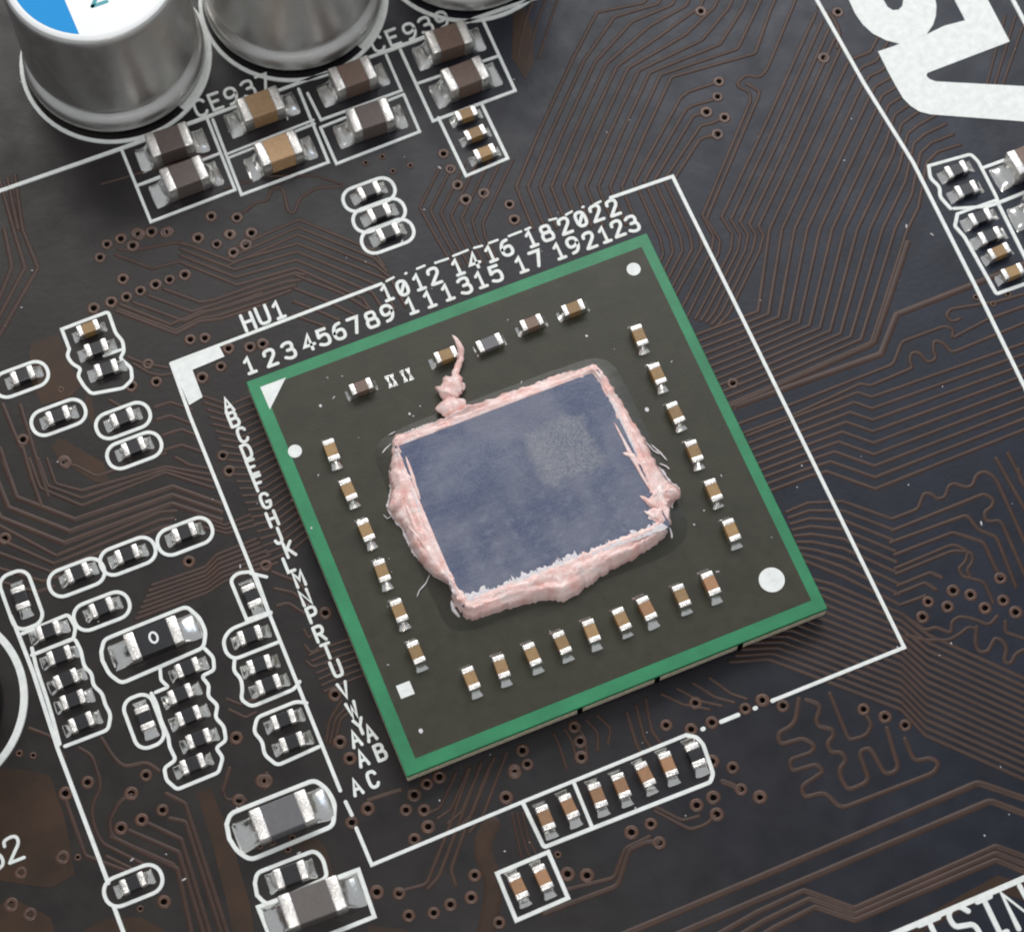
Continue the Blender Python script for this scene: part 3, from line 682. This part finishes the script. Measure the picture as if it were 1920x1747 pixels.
S('190,1222 195,1200 210,1193 350,1137 374,1158 386,1184 382,1214 300,1250 228,1281 205,1264 192,1238', .18, True, .22)
S('300,1250 302,1275 316,1288 292,1298', .16, False, .1); S('384,1216 400,1232 402,1256 378,1268 392,1285 390,1305 408,1322 404,1345 420,1362 424,1388 405,1402 418,1420 410,1448 332,1480 312,1462 308,1440 330,1424 318,1400 316,1382 302,1350 294,1320 284,1300', .17, False, .15)
S('470,1075 500,1082', .16); S('462,1160 432,1088 445,1075 470,1072 480,1080 505,1150', .17, False, .3); S('462,1162 508,1148', .16)
S('508,1150 432,1180 418,1200 424,1225 440,1236 522,1204', .17, False, .3)
S('440,1238 438,1258 452,1272 455,1292 452,1312 472,1325 552,1292 562,1278', .17, False, .2)
S('575,1318 556,1315 482,1345 476,1372 492,1390 496,1415 520,1435 598,1400', .17, False, .2)
S('425,1545 432,1525 590,1462 612,1478 628,1505 625,1548 470,1612 445,1596 430,1572', .2, True, .25)
S('478,1655 482,1636 590,1594 606,1610 614,1645 500,1696 482,1678', .18, True, .25)
S('484,1700 672,1630 702,1718 520,1790 484,1700', .19, True)
S('980,1504 1020,1588 1332,1466 1337,1450 1318,1395 1306,1382 1286,1378', .19, False, .12); S('1075,1465 1110,1550', .17); S('932,1637 1028,1597 1065,1683 968,1725', .19, True)
S('1741,312 1820,290 1834,304 1868,370 1872,382 1852,388 1788,392', .16, False, .15); S('1741,312 1744,335 1762,352 1762,370 1782,392', .18, False, .2)
S('1795,402 1868,376', .15); S('1868,376 1930,500', .18); S('1795,402 1790,425 1808,445 1868,552 1930,530', .18, False, .1); S('1842,316 1930,284', .16); S('1870,382 1930,358', .18)

# ------------------------------------------------------------------ can capacitors
def can(c, label, h, rot, blue=True):
    t = thing('can_capacitor', label, 'capacitor', (c[0], c[1], 0), R(rot), 'round metal can capacitors')
    link('base_plate', lathe('base_plate', [(3.3, 0.02), (3.3, .45), (3.0, .5)], M_RUBBER, 64), t)
    prof = [(3.45, .42), (3.78, .32), (4.04, .38), (4.15, .56), (4.18, .85), (4.16, 1.12), (4.08, 1.30), (3.94, 1.42), (3.80, 1.52), (3.74, 1.64), (3.76, 1.76), (3.85, 1.88), (3.94, 2.0), (3.985, 2.16), (4.0, 2.4)]
    prof += [(4.0, 2.4 + (h - 2.9) * k / 6) for k in range(1, 7)] + [(3.99, h - .35), (3.95, h - .16), (3.86, h - .05), (3.72, h), (3.60, h - .02), (3.4, h - .03)]
    link('can_body', lathe('can_body', prof, M_ALU, 112), t)
    lab = link('top_label', lathe('top_label', [(3.84, h - .03), (3.80, h + .006), (3.6, h + .016)], M_LABEL, 96), t)
    n = 24
    if blue:
        A0, A1 = 118, 244
        V = [(3.56 * math.cos(R(A0 + (A1 - A0) * k / n)), 3.56 * math.sin(R(A0 + (A1 - A0) * k / n)), h + .022) for k in range(n + 1)]
        me = mesh('blue_segment', V, [tuple(range(n + 1))], M_BLUE)
        link('blue_segment', me, lab)
    V, Fc = [], []
    for ch, ox, oy in (('2', -.59, -2.1), ('7', .22, -2.08)):
        for s in GL[ch]:
            cl = s.startswith('~c'); sm = s.startswith('~'); pts = px(s[2 if cl else 1:] if sm else s)
            q = chaikin(pts, cl) if sm else [Vector(p) for p in pts]
            ribbon_geo(V, Fc, [Vector((ox + v.x * 1.07, oy + v.y * 1.07)) for v in q], [(-.09, h + .018), (-.08, h + .024), (.08, h + .024), (.09, h + .018)], cl)
    link('printed_number', mesh('printed_number', V, Fc, M_TEAL), lab)
    return t
can(CANS[0], 'silver can capacitor whose white top with a blue segment shows in the upper left corner', 8.0, 0)
can(CANS[1], 'silver can capacitor in the middle, its top beyond the picture edge, above the 937 lettering', 8.0, 0)
can(CANS[2], 'can capacitor whose foot alone peeks in at the top edge above the 939 lettering', 8.0, 0)
t = thing('round_component', 'big black round component cut by the left picture edge inside a white ring', 'component', (-27.6, 1.45, 0))
link('sleeve', lathe('sleeve', [(3.9, .05), (3.95, .3), (3.9, .6), (3.78, .8), (3.78, 4.6), (3.7, 4.85), (3.4, 4.95), (3.2, 4.85)], M_SLEEVE, 80), t)
link('top_plate', lathe('top_plate', [(3.2, 4.8), (3.1, 4.86), (.5, 4.86)], M_ALU, 48), t)

# ------------------------------------------------------------------ the chip
CHIP = thing('processor', 'square chip package with a green border and a bare blue grey die at its centre', 'processor', (0, 0, 0))
ZT = 1.20
V, Fc = [], []
for i in range(23):
    for x, y in ((-8.8 + .8 * i, -8.8), (-8.8 + .8 * i, 8.8), (-8.8, -8.8 + .8 * i), (8.8, -8.8 + .8 * i)):
        b0 = len(V); prof = [(.0, .01), (.17, .03), (.24, .18), (.17, .34), (0, .36)]
        for r_, z in prof:
            for k in range(8): V.append((x + r_ * math.cos(k * math.pi / 4), y + r_ * math.sin(k * math.pi / 4), z))
        for a in range(4):
            for k in range(8): Fc.append((b0 + a * 8 + k, b0 + a * 8 + (k + 1) % 8, b0 + a * 8 + 8 + (k + 1) % 8, b0 + a * 8 + 8 + k))
sb = link('solder_ball_rows', mesh('solder_ball_rows', V, Fc, M_BALL, True), CHIP); sb['kind'] = 'stuff'
def rect(x0, x1, y0, y1, z0, z1, m, name, bev=.02): return link(name, rbox(name, (x0, y0, z0), (x1, y1, z1), m, bev, 1), CHIP)
rect(-9.49, 9.49, -9.49, 9.49, .36, .82, M_LAMI, 'substrate')
rect(-9.46, 9.46, -9.46, 9.46, .82, .93, M_GOLD, 'substrate_core', 0)
rect(-9.5, 9.5, -9.5, 9.5, .93, ZT, M_GREEN, 'green_border', .025)
rect(-8.90, 9.02, -8.92, 8.95, ZT - .05, ZT + .006, M_PANEL, 'dark_panel', .004)
for x in (-1.9, 1.6, 5.4): rect(x, x + .22, -9.53, -9.44, .45, 1.05, M_HOLE, 'edge_notch', 0)
def mark(name, pts, m=M_SILK, z=ZT + .02):
    n = len(pts); V = [(x, y, z) for x, y in pts] + [(x, y, ZT - .002) for x, y in pts]
    me = mesh(name, V, [tuple(range(n))] + [(i, n + i, n + (i + 1) % n, (i + 1) % n) for i in range(n)], m)
    bm = bmesh.new(); bm.from_mesh(me); bmesh.ops.recalc_face_normals(bm, faces=bm.faces[:]); bm.faces.ensure_lookup_table()
    if bm.faces[0].normal.z < 0: bmesh.ops.reverse_faces(bm, faces=bm.faces[:])
    bm.to_mesh(me); bm.free(); return link(name, me, CHIP)
mark('pin_one_triangle', [P2(x, y, ZT) for x, y in ((488, 726), (536, 708), (506, 768))])
for x, y, r_ in ((553, 846, .30), (1188, 505, .31), (1447, 1087, .55)):
    c = P(x, y, ZT); mark('round_mark', [(c.x + r_ * math.cos(k * math.pi / 14), c.y + r_ * math.sin(k * math.pi / 14)) for k in range(28)])
c = P(760, 1293, ZT); mark('square_mark', [(c.x - .3, c.y - .3), (c.x + .3, c.y - .3), (c.x + .3, c.y + .3), (c.x - .3, c.y + .3)])
for x, y, r_ in ((789, 1370, .09), (601, 761, .06), (1213, 768, .09), (584, 990, .04), (1100, 630, .05), (768, 776, .05)):
    c = P(x, y, ZT); mark('paste_speck', [(c.x + r_ * math.cos(k * math.pi / 4), c.y + r_ * math.sin(k * math.pi / 4) * 1.2) for k in range(8)], M_FILM)
for x, y in ((729, 716), (738, 713), (757, 706), (768, 702)):
    c = P(x, y, ZT); mark('bare_pad', [(c.x + a * .11, c.y + b * .3) for a, b in ((-1, -1), (-.3, -.2), (-1, 1), (1, 1), (.3, .2), (1, -1))][::1], M_SOLDER, ZT + .03)
def chipcap(key, x, y, v, m_label=None):
    d = _kinds[key]; p = P(x, y, ZT + d['H'])
    b = link('bypass_capacitor', d['body'], CHIP, (p.x, p.y, ZT), (math.pi / 2 if v else 0) + R(random.uniform(-3.5, 3.5)))
    put_parts(b, key)
    if m_label: b['label'] = m_label
chipcap('c0402_brown', 677, 724, 0, 'browner tiny capacitor at the upper left of the die'); chipcap('c0402_ochre', 836, 664, 0); chipcap('c0402_grey', 918, 642, 0, 'grey tiny component above the die')
chipcap('c0402_brown', 997, 604, 0); chipcap('c0402_ochre', 1075, 576, 0)
for x, y in ((1199, 628), (1233, 700), (1267, 773), (1302, 845), (1338, 918), (1372, 993), (621, 843), (653, 917), (686, 993), (716, 1069), (748, 1144), (780, 1222), (883, 1271), (940, 1249), (998, 1226), (1054, 1204), (1109, 1182), (1166, 1160), (1213, 1140), (1278, 1116), (1333, 1093)):
    chipcap(random.choice(('c0402_ochre', 'c0402_tan', 'c0402_ochre', 'c0402_ochre') if x not in (1213, 1333) else ('c0402_orange',)), x, y, 1)
# die
DX0, DX1, DY0, DY1, ZD = -4.72, 4.74, -3.82, 3.97, 1.95
link('die', rbox('die', (DX0, DY0, ZT - .02), (DX1, DY1, ZD), M_DIE, .03, 1), CHIP)
# dark glossy underfill round the foot of the die
V, Fc = [], []; UN = 96
for k in range(UN):
    a = 2 * math.pi * k / UN; ca, sa = math.cos(a), math.sin(a); ex = .24
    u = math.copysign(abs(ca) ** ex, ca); v = math.copysign(abs(sa) ** ex, sa); g = .10 * noise.noise((u * 4, v * 4, 1.0))
    for grow, z in ((.98 + g, ZT + .006), (.80 + g, ZT + .02), (.55 + g, ZT + .04), (.1, ZT + .12)):
        V.append(((DX0 + DX1) / 2 + u * ((DX1 - DX0) / 2 + grow), (DY0 + DY1) / 2 + v * ((DY1 - DY0) / 2 + grow), z))
for k in range(UN):
    b = (k + 1) % UN
    for q in range(3): Fc.append((k * 4 + q, b * 4 + q, b * 4 + q + 1, k * 4 + q + 1))
link('underfill', mesh('underfill', V, Fc, M_UNDER, True), CHIP)
# ------------------------------------------------------------------ thermal paste: a ragged bead all round the die
PO = px('738,823 763,812 797,798 815,793 840,782 866,768 901,755 952,738 1004,721 1055,702 1083,696 1107,687 1121,690 1141,715 1166,755 1190,792 1212,830 1234,874 1254,902 1272,916 1266,933 1258,948 1258,968 1256,990 1240,1013 1193,1043 1148,1067 1107,1093 1079,1116 1055,1124 1004,1127 952,1141 907,1154 880,1160 862,1146 850,1130 842,1098 811,1078 787,1052 766,1016 756,990 736,968 728,946 734,918 731,890 734,850')
PI = px('749,831 780,818 811,808 825,803 848,793 872,783 918,767 969,748 1021,729 1055,717 1090,704 1106,699 1116,706 1134,736 1151,770 1176,815 1193,848 1213,902 1222,925 1215,940 1219,952 1212,962 1222,972 1226,982 1210,990 1176,1003 1134,1020 1090,1038 1062,1050 1040,1058 996,1076 952,1093 921,1106 895,1118 878,1122 868,1112 858,1098 848,1078 832,1050 815,1010 800,975 790,950 780,925 772,905 762,880 752,850')
def dens(pts, z, k=10):
    q = [Vector(P2(*p, z)) for p in pts]; n = len(q); out = []
    for i in range(n):
        p0, p1, p2, p3 = q[i - 1], q[i], q[(i + 1) % n], q[(i + 2) % n]
        for j in range(k):
            t = j / k; out.append(.5 * ((2 * p1) + (p2 - p0) * t + (2 * p0 - 5 * p1 + 4 * p2 - p3) * t * t + (3 * p1 - p0 - 3 * p2 + p3) * t ** 3))
    return out
assert len(PO) == len(PI), (len(PO), len(PI))
O = dens(PO, ZT + .15); I = dens(PI, ZD); n = len(O)
CS = [(0, .0), (.04, .34), (.1, .55), (.18, .72), (.27, .84), (.36, .93), (.45, .99), (.54, 1.02), (.63, 1.04), (.72, 1.04), (.8, 1.03), (.88, 1.02), (.95, 1.01), (1.0, 1.0)]
V, Fc = [], []
for i in range(n):
    w_ = (O[i] - I[i]).length
    for j, (t, hgt) in enumerate(CS):
        e = noise.noise((O[i].x * 3.1, O[i].y * 3.1, 5.0)) * .09 + noise.noise((O[i].x * 8, O[i].y * 8, 1.0)) * .09
        g = noise.noise((I[i].x * 4.2, I[i].y * 4.2, 9.0)) * .16 + noise.noise((I[i].x * 12, I[i].y * 12, 3.0)) * .09
        dr = (O[i] - I[i]).normalized()
        o_ = O[i] + dr * e; in_ = I[i] + dr * g
        lim = .07 + .05 * g
        in_ = Vector((min(max(in_.x, DX0 + lim), DX1 - lim), min(max(in_.y, DY0 + lim + .1), DY1 - lim)))
        p = o_.lerp(in_, t)
        lump = noise.noise((p.x * 2.3, p.y * 2.3, 2.0)) * .13 + noise.noise((p.x * 6.5, p.y * 6.5, 4.0)) * .025
        stri = noise.noise((i * .03, t * 7.0, 11.0)) * .26 + noise.noise((i * .05, t * 16.0, 4.0)) * .15
        z = ZT - .02 + (ZD - ZT + .03) * hgt + (lump + stri) * math.sin(math.pi * min(1, t * .98 + .02)) * min(1, w_ / .5)
        if t >= .99: z = ZD + .004
        elif t > .6: z = max(z, ZD + .02)
        V.append((p.x, p.y, z))
c_ = len(CS)
for i in range(n):
    k = (i + 1) % n
    for j in range(c_ - 1): Fc.append((i * c_ + j, k * c_ + j, k * c_ + j + 1, i * c_ + j + 1))
PASTE = link('thermal_paste', mesh('thermal_paste', V, Fc, M_PASTE, True))
tag(PASTE, 'pink thermal paste squeezed out in a ragged bead round the die', 'thermal paste')
def film(pts, w0, seed, side=1, m=M_FILM, z=ZD + .012, step=.035, zp=ZD):
    """ragged skin of dried paste lying on the die, along a line"""
    q = [Vector(P2(*p, zp)) for p in (px(pts) if isinstance(pts, str) else pts)]; path = []
    for a, b in zip(q, q[1:]):
        k = max(1, int((b - a).length / step)); path += [a.lerp(b, i / k) for i in range(k)]
    V, Fc = [], []; n = len(path)
    for i, p in enumerate(path):
        d = (path[min(i + 1, n - 1)] - path[max(0, i - 1)]).normalized(); s_ = Vector((-d.y, d.x)) * side
        e = noise.noise((i * .03, seed, 0)) * .5 + .6; sp = max(0, noise.noise((i * .16, seed, 3))) * 1.1 + max(0, noise.noise((i * .42, seed, 8))) * .9
        wd_ = max(.02, w0 * (e + sp)) * min(1, i / 6, (n - 1 - i) / 6 + .02)
        for f, h in ((-.12, -.004), (.25, .02), (.7, .016), (1.0, -.008)):
            v = p + s_ * wd_ * f + d * wd_ * f * .35 * math.sin(i * .21 + seed)
            V.append((v.x, v.y, z + h + .008 * noise.noise((v.x * 7, v.y * 7, seed))))
    for i in range(n - 1):
        for k in range(3): Fc.append((i * 4 + k, i * 4 + k + 1, i * 4 + 5 + k, i * 4 + 4 + k)[::-side])
    return link('paste_film', mesh('paste_film', V, Fc, m, True), PASTE)
film('864,1134 952,1101 1035,1070 1130,1034 1254,988', .36, 1.3)
film('885,1126 952,1101 1060,1060', .16, 4.7, 1, M_PASTE, ZD + .02)
film('1126,714 1157,777 1188,842 1224,916 1252,975', .12, 2.2)
film('1194,856 1208,885 1224,916 1252,975', .30, 6.2, 1, M_PASTE, ZD + .03)
film('743,838 763,890 793,965 827,1045 857,1118', .13, 7.9, -1)
film('748,832 850,792 960,752', .06, 5.1, -1)
ZF = ZT + .02
for k, (a, b_) in enumerate(((0, 5), (8, 14), (17, 25), (38, 49))):
    film(PO[a:b_], .08, 11.3 + k * 3.1, 1, M_FILM, ZF, .035, ZF)
def blob(name, pts, rad, zs, m, flat=.6, parent=PASTE, seg=12, nz=.25, sub=6):
    q = [Vector((*P2(*p, ZT + .2), z)) for p, z in zip(pts, zs)]
    path, rr = [], []
    for i in range(len(q) - 1):
        for j in range(sub):
            t = j / sub; path.append(q[i].lerp(q[i + 1], t)); rr.append(rad[i] * (1 - t) + rad[i + 1] * t)
    path.append(q[-1]); rr.append(rad[-1])
    V, Fc = [], []; n = len(path)
    for i in range(n):
        d = (path[min(i + 1, n - 1)] - path[max(i - 1, 0)]); d.z = 0; d = d.normalized() if d.length > 0 else Vector((1, 0, 0))
        s = Vector((-d.y, d.x, 0)); e = math.sin(math.pi * min(1, max(.0, i / (n - 1)))) ** .35 if 0 < i < n - 1 else .05
        for k in range(seg):
            a = 2 * math.pi * k / seg
            v = path[i] + s * math.cos(a) * rr[i] * e + Vector((0, 0, math.sin(a) * rr[i] * e * flat))
            f = 1 + nz * noise.noise((v.x * 4, v.y * 4, v.z * 4)) + nz * .5 * noise.noise((v.x * 11, v.y * 11, v.z * 9))
            V.append(path[i] + (v - path[i]) * f)
    for i in range(n - 1):
        for k in range(seg): Fc.append((i * seg + k, i * seg + (k + 1) % seg, (i + 1) * seg + (k + 1) % seg, (i + 1) * seg + k))
    Fc += [tuple(range(seg))[::-1], tuple((n - 1) * seg + k for k in range(seg))]
    return link(name, mesh(name, V, Fc, m, True), parent)
blob('paste_streak', px('848,634 856,644 864,658 864,674 858,688 853,700 852,712'), [.06, .12, .15, .15, .15, .2, .22], [ZT + .55, ZT + .62, ZT + .5, ZT + .3, ZT + .2, ZT + .2, ZT + .25], M_PASTE, .7)
blob('paste_streak', px('856,700 854,714 846,728 838,742 832,752'), [.2, .42, .5, .52, .3], [ZT + .2, ZT + .25, ZT + .3, ZT + .32, ZT + .25], M_PASTE, .75, nz=.5)
blob('paste_streak', px('858,712 864,724 868,734'), [.12, .22, .1], [ZT + .2] * 3, M_PASTE, .8, nz=.5)
blob('paste_streak', px('816,768 838,768 860,764 872,752'), [.2, .42, .45, .2], [ZT + .3, ZT + .4, ZT + .45, ZT + .4], M_PASTE, .8, nz=.4)
blob('paste_lump', px('736,936 745,948 755,958'), [.2, .42, .3], [ZT + .35, ZT + .5, ZT + .5], M_PASTE, .9, nz=.3)
blob('paste_lump', px('1246,916 1256,928 1252,944'), [.25, .42, .3], [ZT + .4, ZT + .5, ZT + .4], M_PASTE, .9, nz=.4)
for s, r_ in (('1198,938 1216,950 1238,962', .16), ('1206,966 1222,976 1240,984', .12), ('1166,858 1184,864 1204,884', .13), ('760,858 775,905 790,950', .10), ('772,930 796,985 820,1040', .11), ('760,950 782,1000 812,1050', .12), ('1150,800 1185,868 1222,935', .10), ('860,1112 868,1128 876,1140', .15), ('765,992 790,1020 820,1062', .1)):
    q = px(s); blob('paste_ridge', q, [r_ * .5, r_, r_ * .6], [ZD + .02] * 3 if q[0][0] > 1000 else [ZD - .02] * 3, M_PASTE, .7, nz=.5)
def strand(s, r_=.025, z=ZT + .06, zz=None):
    q = px(s); blob('paste_strand', q, [r_] * len(q), zz or [z] * len(q), M_FILM, 1, nz=.3, seg=6, sub=4)
strand('806,1074 798,1092 786,1105 781,1118', .03); strand('735,828 722,840 716,848', .035); strand('1220,830 1240,848 1252,862', .045); strand('1236,866 1250,872 1256,878', .04)
strand('1256,985 1260,1000 1260,1008', .045); strand('740,962 726,970 718,962', .025); strand('742,806 728,814', .03); strand('846,1122 850,1140 862,1156', .09); strand('1206,820 1225,842 1238,850', .035)
# ------------------------------------------------------------------ dust on the board and the chip
def dust(name, parent, n, x0, x1, y0, y1, z, seed):
    rn = random.Random(seed); V, Fc = [], []
    for _ in range(n):
        x, y, r_ = rn.uniform(x0, x1), rn.uniform(y0, y1), rn.uniform(.015, .045); a = rn.uniform(0, 3); st = rn.choice((1, 1, 1.3, 2.6)); b0 = len(V)
        for k in range(6):
            t = k * math.pi / 3; u, v = r_ * st * math.cos(t), r_ * math.sin(t)
            V.append((x + u * math.cos(a) - v * math.sin(a), y + u * math.sin(a) + v * math.cos(a), z))
        V.append((x, y, z + r_)); Fc += [(b0 + k, b0 + (k + 1) % 6, b0 + 6) for k in range(6)]
    o = link(name, mesh(name, V, Fc, M_FILM), parent); o['kind'] = 'stuff'
dust('dust_specks', BOARD, 170, -26, 30, -24, 30, .03, 3)
dust('dust_specks', CHIP, 34, -8.7, 8.7, -8.5, 8.7, ZT + .01, 5)
